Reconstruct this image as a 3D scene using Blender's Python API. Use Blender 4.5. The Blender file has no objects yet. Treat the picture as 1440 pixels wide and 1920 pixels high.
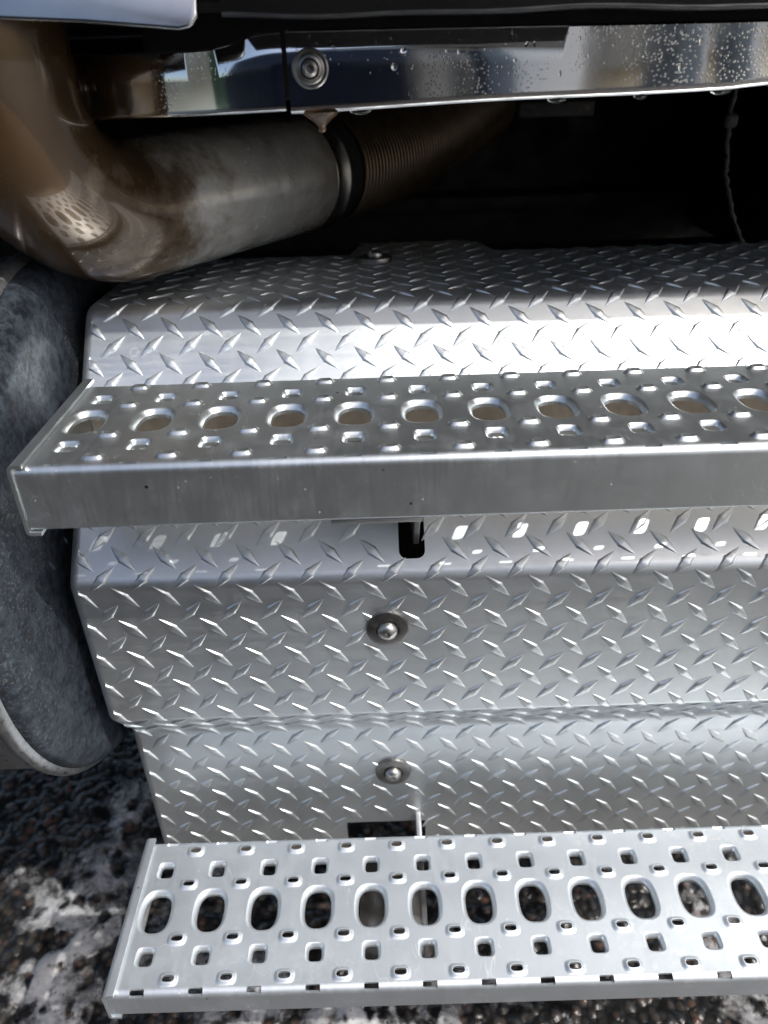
import bpy, math, random
import numpy as np
from mathutils import Vector, Matrix
from mathutils.geometry import delaunay_2d_cdt

random.seed(4)
RNG = np.random.default_rng(7)
U = 0.04            # one hole pitch of the tread = 40 mm
GZ = 18.0           # ground lies 18 pitches below the upper tread

def W(p):
    return (p[0]*U, p[1]*U, (p[2]+GZ)*U)

scene = bpy.context.scene
COL = scene.collection

# ------------------------------------------------------------------ camera
cam = bpy.data.cameras.new('camera')
cam_o = bpy.data.objects.new('camera', cam)
COL.objects.link(cam_o)
CAMP = (4.418, -10.535, 4.602)
pi_, ya_, ro_ = 0.542, -0.003, -0.034
fw = Vector((math.sin(ya_)*math.cos(pi_), math.cos(ya_)*math.cos(pi_), -math.sin(pi_)))
rt = Vector((math.cos(ya_), -math.sin(ya_), 0))
up = rt.cross(fw)
r2_ = math.cos(ro_)*rt + math.sin(ro_)*up
u2_ = -math.sin(ro_)*rt + math.cos(ro_)*up
M = Matrix((r2_, u2_, -fw)).transposed().to_4x4()
M.translation = Vector(W(CAMP))
cam_o.matrix_world = M
cam.sensor_fit = 'VERTICAL'
cam.sensor_height = 36.0
cam.lens = 1440/1920*36.0
cam.clip_start = 0.01
cam.clip_end = 2000
cam.dof.use_dof = True
cam.dof.focus_distance = 12.6*U
cam.dof.aperture_fstop = cam.lens/4.0
scene.camera = cam_o

# ------------------------------------------------------------------ light
SUN_TRAVEL = Vector((-0.63, 0.455, -1.0)).normalized()
el = math.asin(-SUN_TRAVEL.z)
az = math.atan2(-SUN_TRAVEL.x, -SUN_TRAVEL.y)      # clockwise from +Y
world = bpy.data.worlds.new('World')
scene.world = world
world.use_nodes = True
nt = world.node_tree
bg = nt.nodes['Background']
sky = nt.nodes.new('ShaderNodeTexSky')
sky.sky_type = 'NISHITA'
sky.sun_disc = False
sky.sun_elevation = el
sky.sun_rotation = az
sky.air_density = 1.0
sky.dust_density = 4.0
sky.ozone_density = 1.0
nt.links.new(sky.outputs[0], bg.inputs[0])
bg.inputs[1].default_value = 0.15
sun = bpy.data.lights.new('sun', 'SUN')
sun.energy = 2.45
sun.angle = math.radians(0.5)
sun.color = (1.0, 0.975, 0.935)
sun_o = bpy.data.objects.new('sun', sun)
COL.objects.link(sun_o)
sun_o.rotation_euler = SUN_TRAVEL.to_track_quat('-Z', 'Y').to_euler()
sun_o.location = (0, 0, 5)

vs = scene.view_settings
vs.view_transform = 'Standard'
vs.look = 'None'
vs.exposure = 0.22
vs.gamma = 1.0
vs.use_curve_mapping = False
scene.cycles.max_bounces = 10
scene.cycles.glossy_bounces = 6
scene.cycles.transmission_bounces = 8
scene.cycles.use_denoising = True

# ------------------------------------------------------------------ node helpers
class NT:
    def __init__(s, name):
        s.m = bpy.data.materials.new(name)
        s.m.use_nodes = True
        s.t = s.m.node_tree
        s.b = s.t.nodes['Principled BSDF']
        s.out = s.t.nodes['Material Output']
        s._co = None
    def n(s, typ, **kw):
        nd = s.t.nodes.new(typ)
        for k, v in kw.items():
            if k.startswith('i_'):
                nd.inputs[k[2:].replace('_', ' ')].default_value = v
            else:
                setattr(nd, k, v)
        return nd
    def l(s, a, b):
        s.t.links.new(a, b)
    def co(s, scale=(1, 1, 1), rot=(0, 0, 0), world=True):
        if s._co is None:
            s._co = s.n('ShaderNodeNewGeometry')
        mp = s.n('ShaderNodeMapping')
        mp.inputs['Scale'].default_value = scale
        mp.inputs['Rotation'].default_value = rot
        s.l(s._co.outputs['Position'], mp.inputs['Vector'])
        return mp.outputs[0]
    def noise(s, scale, detail=4, rough=0.55, vec=None, dist=0.0):
        nd = s.n('ShaderNodeTexNoise')
        nd.inputs['Scale'].default_value = scale
        nd.inputs['Detail'].default_value = detail
        nd.inputs['Roughness'].default_value = rough
        nd.inputs['Distortion'].default_value = dist
        s.l(vec if vec is not None else s.co(), nd.inputs['Vector'])
        return nd.outputs['Fac']
    def ramp(s, fac, *stops):
        nd = s.n('ShaderNodeValToRGB')
        cr = nd.color_ramp
        while len(cr.elements) < len(stops):
            cr.elements.new(0.5)
        for e, (p, c) in zip(cr.elements, stops):
            e.position = p
            e.color = c if len(c) == 4 else (*c, 1)
        s.l(fac, nd.inputs[0])
        return nd.outputs[0]
    def rng(s, fac, a, b, c, d, clamp=True):
        nd = s.n('ShaderNodeMapRange')
        nd.clamp = clamp
        for i, v in zip((1, 2, 3, 4), (a, b, c, d)):
            nd.inputs[i].default_value = v
        s.l(fac, nd.inputs[0])
        return nd.outputs[0]
    def math(s, op, a, b=None):
        nd = s.n('ShaderNodeMath', operation=op)
        for i, v in enumerate((a, b)):
            if v is None:
                continue
            if hasattr(v, 'links'):
                s.l(v, nd.inputs[i])
            else:
                nd.inputs[i].default_value = v
        return nd.outputs[0]
    def mix(s, fac, a, b):
        nd = s.n('ShaderNodeMix', data_type='RGBA')
        for sock, v in ((nd.inputs['Factor'], fac), (nd.inputs[6], a), (nd.inputs[7], b)):
            if hasattr(v, 'links'):
                s.l(v, sock)
            else:
                sock.default_value = v if not isinstance(v, tuple) or len(v) == 4 else (*v, 1)
        return nd.outputs[2]
    def bump(s, h, strength=0.2, dist=0.001):
        nd = s.n('ShaderNodeBump')
        nd.inputs['Strength'].default_value = strength
        nd.inputs['Distance'].default_value = dist
        s.l(h, nd.inputs['Height'])
        s.l(nd.outputs[0], s.b.inputs['Normal'])
        return nd
    def set(s, **kw):
        for k, v in kw.items():
            k = k.replace('_', ' ')
            sock = s.b.inputs[k]
            if hasattr(v, 'links'):
                s.l(v, sock)
            else:
                sock.default_value = v if not isinstance(v, tuple) or len(v) == 4 else (*v, 1)

def mat_plate():
    t = NT('mill_aluminium')
    big = t.noise(9, 3, 0.5)
    streak = t.noise(60, 5, 0.6, t.co((0.35, 6, 6)))
    spots = t.noise(420, 2, 0.5)
    t.set(Metallic=.97, Base_Color=t.mix(t.rng(big, .3, .7, 0, 1), (.69, .735, .755), (.78, .82, .835)))
    r = t.math('ADD', t.rng(streak, .3, .7, .37, .48), t.rng(spots, .62, .74, 0, .10))
    runs = t.rng(t.noise(34, 5, .65, t.co((1, .25, .25))), .5, .72, 0, .09)
    marks = t.n('ShaderNodeTexVoronoi', feature='F1')
    marks.inputs['Scale'].default_value = 62
    t.l(t.co((1, 1, 1), (.4, .1, .2)), marks.inputs['Vector'])
    ms = t.n('ShaderNodeSeparateColor')
    t.l(marks.outputs['Color'], ms.inputs[0])
    ring = t.math('MULTIPLY', t.rng(t.math('ABSOLUTE', t.math('SUBTRACT', marks.outputs['Distance'], .22)), 0, .05, .12, 0), t.rng(ms.outputs[0], .72, .75, 0, 1))
    r = t.math('ADD', t.math('ADD', r, runs), ring)
    t.set(Roughness=t.math('ADD', r, t.rng(big, .3, .7, -.03, .04)))
    t.bump(t.math('ADD', t.math('MULTIPLY', streak, .5), t.math('MULTIPLY', spots, .6)), .12, .0004)
    return t.m

def mat_step(name, base, r0, metal):
    t = NT(name)
    big = t.noise(14, 4, 0.6)
    brushed = t.noise(90, 4, 0.6, t.co((7, .5, .5)))
    blot = t.noise(45, 5, 0.65)
    speck = t.n('ShaderNodeTexVoronoi', feature='F1')
    speck.inputs['Scale'].default_value = 150
    t.l(t.co((1, 1, 1)), speck.inputs['Vector'])
    sp = t.rng(speck.outputs['Distance'], .05, .11, 1, 0)
    gate = t.rng(t.noise(55, 2, .5), .55, .62, 0, 1)
    sp = t.math('MULTIPLY', sp, gate)
    # fine scratches: thin bright bands of a stretched distorted wave
    sc = t.n('ShaderNodeTexNoise')
    sc.inputs['Scale'].default_value = 34
    sc.inputs['Detail'].default_value = 1
    sc.inputs['Distortion'].default_value = 2.2
    t.l(t.co((1, .35, 1), (0, .5, .7)), sc.inputs['Vector'])
    line = t.rng(t.math('ABSOLUTE', t.math('SUBTRACT', sc.outputs['Fac'], .52)), 0, .007, 1, 0)
    line = t.math('MULTIPLY', line, t.rng(t.noise(26, 2, .5), .52, .62, 0, 1))
    c = t.mix(t.rng(big, .3, .7, 0, 1), tuple(b*.93 for b in base), base)
    c = t.mix(t.rng(blot, .5, .75, 0, .45), c, (.60, .64, .68))
    mark = t.math('MAXIMUM', sp, t.math('MULTIPLY', line, .8))
    c = t.mix(mark, c, (.93, .93, .92))
    dk = t.n('ShaderNodeTexVoronoi', feature='F1')
    dk.inputs['Scale'].default_value = 75
    t.l(t.co((1, 1, 1), (.3, .2, .9)), dk.inputs['Vector'])
    dsel = t.n('ShaderNodeSeparateColor')
    t.l(dk.outputs['Color'], dsel.inputs[0])
    grit = t.math('MULTIPLY', t.rng(dk.outputs['Distance'], .05, .09, 1, 0), t.rng(dsel.outputs[0], .90, .92, 0, 1))
    c = t.mix(grit, c, (.02, .02, .02))
    haze = t.math('MULTIPLY', t.rng(t.noise(18, 6, .75), .5, .68, 0, 1), t.rng(t.noise(240, 3, .6), .45, .6, 0, .5))
    c = t.mix(haze, c, (.86, .88, .89))
    t.set(Metallic=t.math('SUBTRACT', metal, t.math('MULTIPLY', sp, .5)), Base_Color=c)
    r = t.math('ADD', t.rng(brushed, .3, .7, r0-.03, r0+.045), t.rng(blot, .45, .75, 0, .12))
    t.set(Roughness=r)
    t.bump(t.math('ADD', t.math('MULTIPLY', brushed, .4), t.math('MULTIPLY', mark, .4)), .10, .0004)
    return t.m

def mat_simple(name, col, metal, rough, var=.15, scale=40, bump=.1):
    t = NT(name)
    n = t.noise(scale, 5, .6)
    t.set(Metallic=metal, Base_Color=t.mix(t.rng(n, .3, .7, 0, 1), tuple(c*(1-var) for c in col), tuple(min(1, c*(1+var)) for c in col)))
    t.set(Roughness=t.rng(n, .3, .7, max(.02, rough*(1-var)), min(1, rough*(1+var))))
    if bump:
        t.bump(n, bump, .0006)
    return t.m

def mat_chrome():
    t = NT('polished_stainless')
    film = t.noise(25, 5, .65, t.co((1, 1, .6)))
    drop = t.n('ShaderNodeTexVoronoi', feature='F1')
    drop.inputs['Scale'].default_value = 620
    t.l(t.co((1, 1, .8)), drop.inputs['Vector'])
    wet = t.rng(t.noise(16, 3, .6), .46, .58, 0, 1)
    d = t.math('MULTIPLY', t.rng(drop.outputs['Distance'], .10, .34, 1, 0), wet)
    t.set(Metallic=1.0, Base_Color=(.86, .86, .85), Roughness=t.rng(film, .4, .75, .035, .12))
    t.bump(t.math('ADD', t.math('MULTIPLY', d, .2), t.math('MULTIPLY', t.noise(30, 2, .5), .5)), .22, .0006)
    return t.m

def mat_pipe():
    t = NT('heat_stained_stainless')
    a = t.n('ShaderNodeAttribute', attribute_name='along')
    n = t.noise(22, 6, .65)
    streak = t.noise(40, 4, .6, t.co((1, 1, .22)))
    along = t.math('ADD', a.outputs['Fac'], t.rng(n, .2, .8, -.13, .13))
    tint = t.ramp(along, (0.0, (.052, .030, .013)), (.30, (.078, .045, .019)), (.45, (.075, .047, .024)),
                  (.53, (.24, .185, .13)), (.62, (.84, .81, .76)), (.78, (.72, .72, .70)), (1.0, (.24, .20, .165)))
    tint = t.mix(t.rng(t.noise(17, 7, .7, None, 1.2), .42, .66, 0, .6), tint, t.mix(.55, tint, (.05, .028, .012)))
    c = t.mix(t.rng(streak, .35, .75, 0, .55), tint, t.mix(.5, tint, (.10, .05, .02)))
    blot = t.n('ShaderNodeTexVoronoi', feature='SMOOTH_F1')
    blot.inputs['Scale'].default_value = 95
    t.l(t.co((1, 1, .7)), blot.inputs['Vector'])
    wetm = t.rng(t.noise(13, 3, .55), .47, .6, 0, 1)
    t.set(Metallic=.4, Base_Color=c, Coat_Weight=1.0, Coat_Roughness=.03, Coat_IOR=1.4)
    t.set(Roughness=t.math('ADD', t.rng(n, .3, .7, .10, .27), t.math('MULTIPLY', wetm, .06)))
    h = t.math('ADD', t.math('MULTIPLY', t.math('MULTIPLY', blot.outputs['Distance'], wetm), 1.2), t.math('MULTIPLY', n, .3))
    t.bump(h, .22, .0012)
    return t.m

def mat_tank():
    t = NT('oxidised_aluminium')
    n = t.noise(330, 5, .65)
    big = t.noise(7, 4, .55, t.co((1, 1, .5)))
    c = t.mix(t.rng(t.noise(120, 7, .75), .42, .58, 0, 1), (.016, .020, .028), (.066, .082, .106))  # grey-blue mottle, darkened all over to stand in for a missing shadow
    c = t.mix(t.rng(big, .44, .70, 0, .5), c, (.085, .10, .12))
    white = t.math('MULTIPLY', t.rng(t.noise(420, 3, .6), .55, .66, 0, 1), t.rng(big, .5, .62, 0, .45))
    c = t.mix(white, c, (.40, .40, .39))
    t.set(Metallic=.6, Base_Color=c, Roughness=t.rng(n, .35, .65, .47, .6), Specular_IOR_Level=.35)
    t.bump(n, .06, .0003)
    return t.m

def mat_asphalt():
    t = NT('wet_asphalt')
    v = t.n('ShaderNodeTexVoronoi', feature='F1')
    v.inputs['Scale'].default_value = 95
    t.l(t.co(), v.inputs['Vector'])
    n = t.noise(60, 6, .7)
    col = t.n('ShaderNodeSeparateColor')
    t.l(v.outputs['Color'], col.inputs[0])
    st = t.ramp(col.outputs[0], (0, (.018, .017, .016)), (.5, (.045, .042, .038)), (.8, (.06, .048, .040)), (.95, (.11, .06, .042)), (1, (.15, .13, .11)))
    c = t.mix(t.rng(v.outputs['Distance'], .3, .62, 0, 1), st, (.012, .012, .012))
    t.set(Base_Color=c, Roughness=t.rng(n, .3, .7, .08, .34), Specular_IOR_Level=.5)
    t.bump(t.math('ADD', t.math('MULTIPLY', t.rng(v.outputs['Distance'], 0, .7, 1, 0), .8), t.math('MULTIPLY', n, .4)), .8, .004)
    return t.m

def mat_foam():
    t = NT('soap_foam')
    at = t.n('ShaderNodeAttribute', attribute_name='cover')
    wob = t.n('ShaderNodeTexNoise')
    wob.inputs['Scale'].default_value = 38
    t.l(t.co(), wob.inputs['Vector'])
    addv = t.n('ShaderNodeVectorMath', operation='MULTIPLY_ADD')
    t.l(wob.outputs['Color'], addv.inputs[0])
    addv.inputs[1].default_value = (.02, .02, 0)
    t.l(t.co((1, .8, 1)), addv.inputs[2])
    v = t.n('ShaderNodeTexVoronoi', feature='SMOOTH_F1')
    v.inputs['Scale'].default_value = 52
    t.l(addv.outputs[0], v.inputs['Vector'])
    sel = t.n('ShaderNodeSeparateColor')
    t.l(v.outputs['Color'], sel.inputs[0])
    v2 = t.n('ShaderNodeTexVoronoi', feature='F1')
    v2.inputs['Scale'].default_value = 135
    t.l(addv.outputs[0], v2.inputs['Vector'])
    sel2 = t.n('ShaderNodeSeparateColor')
    t.l(v2.outputs['Color'], sel2.inputs[0])
    soft = t.noise(15, 8, .68, None, .6)
    fine = t.noise(150, 4, .65)
    base = t.math('ADD', t.math('MULTIPLY', at.outputs['Fac'], 2.0), t.rng(soft, .28, .72, -.85, .45, False))
    base = t.math('ADD', base, t.rng(fine, .25, .75, -.15, .15))
    body = t.rng(base, 0, .9, 0, .9)
    # open pits where the foam has burst, wider where it is thin
    rad = t.math('MULTIPLY', t.rng(base, .1, 1.2, .66, .16), t.rng(sel.outputs[1], 0, 1, .3, 1.2))
    pit = t.rng(t.math('SUBTRACT', v.outputs['Distance'], rad), -.06, .12, 0, 1)
    rad2 = t.math('MULTIPLY', t.rng(base, .1, 1.2, .55, .2), t.rng(sel2.outputs[1], .2, 1, .0, 1.0))
    pit2 = t.rng(t.math('SUBTRACT', v2.outputs['Distance'], rad2), -.05, .10, .45, 1)
    a = t.math('MULTIPLY', t.math('MULTIPLY', body, pit), pit2)
    t.set(Base_Color=t.mix(t.rng(fine, .3, .7, 0, 1), (.42, .43, .445), (.70, .70, .69)), Roughness=.45, Alpha=a)
    t.bump(t.math('ADD', a, t.math('MULTIPLY', fine, .3)), .4, .004)
    return t.m

def mat_water(name='water', tint=(1, 1, 1)):
    t = NT(name)
    t.set(Base_Color=tint, Roughness=.02, Transmission_Weight=1.0, IOR=1.33)
    return t.m

M_PLATE = mat_plate()
M_STEP = mat_step('tread_aluminium', (.67, .715, .73), .34, .94)
M_STEP2 = mat_step('galvanised_tread', (.68, .73, .765), .47, .86)
M_UNDER = mat_simple('tan_underside', (.74, .67, .57), .2, .5, .2, 60, .2)  # tan colour on the inner faces of the tread sheets
M_BRKT = mat_simple('bracket_steel', (.52, .53, .53), .8, .45)
M_WASH = mat_simple('washer_steel', (.26, .25, .24), 1.0, .36, .2, 120)
M_BOLT = mat_simple('stainless_bolt', (.50, .50, .48), 1.0, .34, .12, 160)
M_CHROME = mat_chrome()
M_BLACK = mat_simple('gloss_black_paint', (.008, .008, .009), 0.0, .12, .3, 30, .25)
M_MATTE = mat_simple('chassis_black', (.004, .004, .0045), 0.0, .7, .4, 30, .3)
M_PIPE = mat_pipe()
M_BELL = mat_simple('bellows_steel', (.19, .14, .09), .75, .38, .2, 80, .1)
M_TANK = mat_tank()
M_RIM = mat_simple('oxidised_rim', (.29, .30, .31), .85, .36, .35, 220, .1)
M_PANEL = mat_simple('brushed_panel', (.46, .47, .48), 1.0, .22, .1, 30, .1)
M_HOSE = mat_simple('dirty_braid', (.07, .068, .065), .1, .6, .6, 200, .5)
M_ASPH = mat_asphalt()
M_FOAM = mat_foam()
M_WATER = mat_water()
M_RUSTW = mat_simple('rusty_drip', (.13, .085, .05), .0, .08, .4, 200, .3)

# ------------------------------------------------------------------ object helpers
ORG = {}
def tag(o, label=None, cat=None, group=None, kind=None):
    if label: o['label'] = label
    if cat: o['category'] = cat
    if group: o['group'] = group
    if kind: o['kind'] = kind
    return o

def empty(name, base, label, cat, group=None):
    o = bpy.data.objects.new(name, None)
    COL.objects.link(o)
    o.empty_display_size = .02
    o.location = W(base)
    ORG[o.name] = Vector(W(base))
    return tag(o, label, cat, group)

def link_mesh(name, me, parent=None, loc=None):
    o = bpy.data.objects.new(name, me)
    COL.objects.link(o)
    if parent is not None:
        o.parent = parent
    ORG[o.name] = Vector(loc) if loc is not None else (ORG[parent.name] if parent is not None else Vector((0, 0, 0)))
    if loc is not None:
        o.location = Vector(loc) - (ORG[parent.name] if parent is not None else Vector((0, 0, 0)))
    return o

def mesh(name, verts, faces, mat, parent=None, smooth=True, normals=None, base=None, auto=None):
    """verts in pitch units; base = own origin (pitch units) for a top-level mesh"""
    org = Vector(W(base)) if base is not None else (ORG[parent.name] if parent is not None else Vector((0, 0, 0)))
    me = bpy.data.meshes.new(name)
    me.from_pydata([Vector(W(v)) - org for v in verts], [], faces)
    me.materials.append(mat)
    if smooth:
        me.shade_smooth()
    if normals is not None:
        me.normals_split_custom_set(normals)
    elif auto is not None:
        me.set_sharp_from_angle(angle=math.radians(auto))
    me.update()
    return link_mesh(name, me, parent, org if base is not None else None)

def box(name, a, b, mat, parent=None, bev=.02, base=None, seg=2):
    """bevelled box between corners a and b (pitch units)"""
    import bmesh
    bm = bmesh.new()
    bmesh.ops.create_cube(bm, size=1)
    for v in bm.verts:
        v.co = Vector([(a[i]+b[i])/2 + v.co[i]*(b[i]-a[i]) for i in range(3)])
    if bev:
        bmesh.ops.bevel(bm, geom=bm.edges[:], offset=bev, segments=seg, profile=.5, affect='EDGES')
    bm.verts.ensure_lookup_table()
    vs_ = [tuple(v.co) for v in bm.verts]
    bm.verts.index_update()
    fs = [[v.index for v in f.verts] for f in bm.faces]
    bm.free()
    return mesh(name, vs_, fs, mat, parent, True, None, base, 40)

def extrude_poly(name, poly, x0, x1, mat, parent=None, bev=0.0, base=None):
    """poly in (y,z), extruded along x"""
    import bmesh
    bm = bmesh.new()
    va = [bm.verts.new((x0, y, z)) for y, z in poly]
    f = bm.faces.new(va)
    r = bmesh.ops.extrude_face_region(bm, geom=[f])
    for v in r['geom']:
        if isinstance(v, bmesh.types.BMVert):
            v.co.x = x1
    bmesh.ops.recalc_face_normals(bm, faces=bm.faces[:])
    if bev:
        bmesh.ops.bevel(bm, geom=bm.edges[:], offset=bev, segments=2, profile=.5, affect='EDGES')
    bm.verts.index_update()
    vs_ = [tuple(v.co) for v in bm.verts]
    fs = [[v.index for v in f.verts] for f in bm.faces]
    bm.free()
    return mesh(name, vs_, fs, mat, parent, True, None, base, 40)

def tube(name, pts, rad, mat, parent=None, seg=24, base=None, attr=None, cap=True, auto=None):
    """sweep a circle along pts (pitch units); rad = number or list"""
    P = [Vector(p) for p in pts]
    n = len(P)
    rads = rad if hasattr(rad, '__len__') else [rad]*n
    vs_, fs = [], []
    T = [(P[min(i+1, n-1)]-P[max(i-1, 0)]).normalized() for i in range(n)]
    ref = Vector((0, 0, 1)) if abs(T[0].z) < .9 else Vector((0, 1, 0))
    N = (ref - T[0]*ref.dot(T[0])).normalized()
    for i in range(n):
        N = (N - T[i]*N.dot(T[i])).normalized()
        B = T[i].cross(N)
        for k in range(seg):
            a = 2*math.pi*k/seg
            vs_.append(tuple(P[i] + (N*math.cos(a)+B*math.sin(a))*rads[i]))
    for i in range(n-1):
        for k in range(seg):
            k2 = (k+1) % seg
            fs.append((i*seg+k, i*seg+k2, (i+1)*seg+k2, (i+1)*seg+k))
    if cap:
        fs.append(tuple(range(seg-1, -1, -1)))
        fs.append(tuple((n-1)*seg+k for k in range(seg)))
    o = mesh(name, vs_, fs, mat, parent, True, None, base, auto)
    if attr:
        at = o.data.attributes.new('along', 'FLOAT', 'POINT')
        at.data.foreach_set('value', np.repeat(np.array(attr, dtype=np.float32), seg))
    return o

def lathe(name, prof, origin, axis, mat, parent, seg=32, auto=35, base=None):
    """prof = [(radius, height)] spun about axis at origin"""
    ax = Vector(axis).normalized()
    ref = Vector((1, 0, 0)) if abs(ax.x) < .9 else Vector((0, 0, 1))
    a = (ref - ax*ref.dot(ax)).normalized()
    b = ax.cross(a)
    O = Vector(origin)
    vs_, fs = [], []
    for r, h in prof:
        for k in range(seg):
            t = 2*math.pi*k/seg
            vs_.append(tuple(O + ax*h + (a*math.cos(t)+b*math.sin(t))*max(r, 1e-4)))
    for i in range(len(prof)-1):
        for k in range(seg):
            k2 = (k+1) % seg
            fs.append((i*seg+k, i*seg+k2, (i+1)*seg+k2, (i+1)*seg+k))
    return mesh(name, vs_, fs, mat, parent, True, None, base, auto)

# ------------------------------------------------------------------ folded sheet with holes
class Profile:
    """polyline in (y,z) with filleted corners, parametrised by arc length"""
    def __init__(s, pts, radii, arcn=7):
        s.seg = []           # (s0, s1, kind, data)
        s.breaks = []
        pts = [np.array(p, float) for p in pts]
        cur = pts[0]
        L = 0.0
        for i in range(1, len(pts)):
            if i < len(pts)-1:
                d0 = (pts[i]-pts[i-1]); d0 /= np.linalg.norm(d0)
                d1 = (pts[i+1]-pts[i]); d1 /= np.linalg.norm(d1)
                cr = d0[0]*d1[1]-d0[1]*d1[0]
                ang = math.atan2(cr, d0 @ d1)
                r = radii[i-1]
                tl = r*math.tan(abs(ang)/2)
                a = pts[i]-d0*tl
                l = np.linalg.norm(a-cur)
                s.seg.append((L, L+l, 'L', (cur, (a-cur)/l)))
                L += l
                sg = 1 if ang > 0 else -1
                nrm = np.array([-d0[1], d0[0]])*sg
                c = a + nrm*r
                al = abs(ang)*r
                s.seg.append((L, L+al, 'A', (c, a-c, sg, r)))
                for k in range(arcn+1):
                    s.breaks.append(L+al*k/arcn)
                L += al
                cur = pts[i]+d1*tl
            else:
                l = np.linalg.norm(pts[i]-cur)
                s.seg.append((L, L+l, 'L', (cur, (pts[i]-cur)/l)))
                L += l
        s.len = L
    def at(s, t):
        t0 = min(max(t, 0), s.len)
        for a, b, k, d in s.seg:
            if t0 <= b+1e-9:
                break
        if k == 'L':
            p = d[0]+d[1]*(t0-a)
            tg = d[1]
        else:
            th = (t0-a)/d[3]*d[2]
            c, sn = math.cos(th), math.sin(th)
            v = d[1]
            p = d[0]+np.array([c*v[0]-sn*v[1], sn*v[0]+c*v[1]])
            tg = np.array([-(sn*v[0]+c*v[1]), c*v[0]-sn*v[1]])*d[2]/d[3]
        if t != t0:
            p = p+tg*(t-t0)
        return p, tg, np.array([-tg[1], tg[0]])
    def find(s, i):
        return s.seg[i][0], s.seg[i][1]

def superloop(cx, ct, hx, ht, n, k, tilt=0.0):
    out = []
    for i in range(k):
        a = 2*math.pi*(i+.5)/k
        c, sn = math.cos(a), math.sin(a)
        x = hx*math.copysign(abs(c)**(2/n), c)
        t = ht*math.copysign(abs(sn)**(2/n), sn)
        gx = math.copysign((abs(x)/hx)**(n-1)/hx, x)
        gt = math.copysign((abs(t)/ht)**(n-1)/ht, t)
        g = math.hypot(gx, gt) or 1
        out.append((cx+x, ct+t, gx/g, gt/g))
    return out

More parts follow.
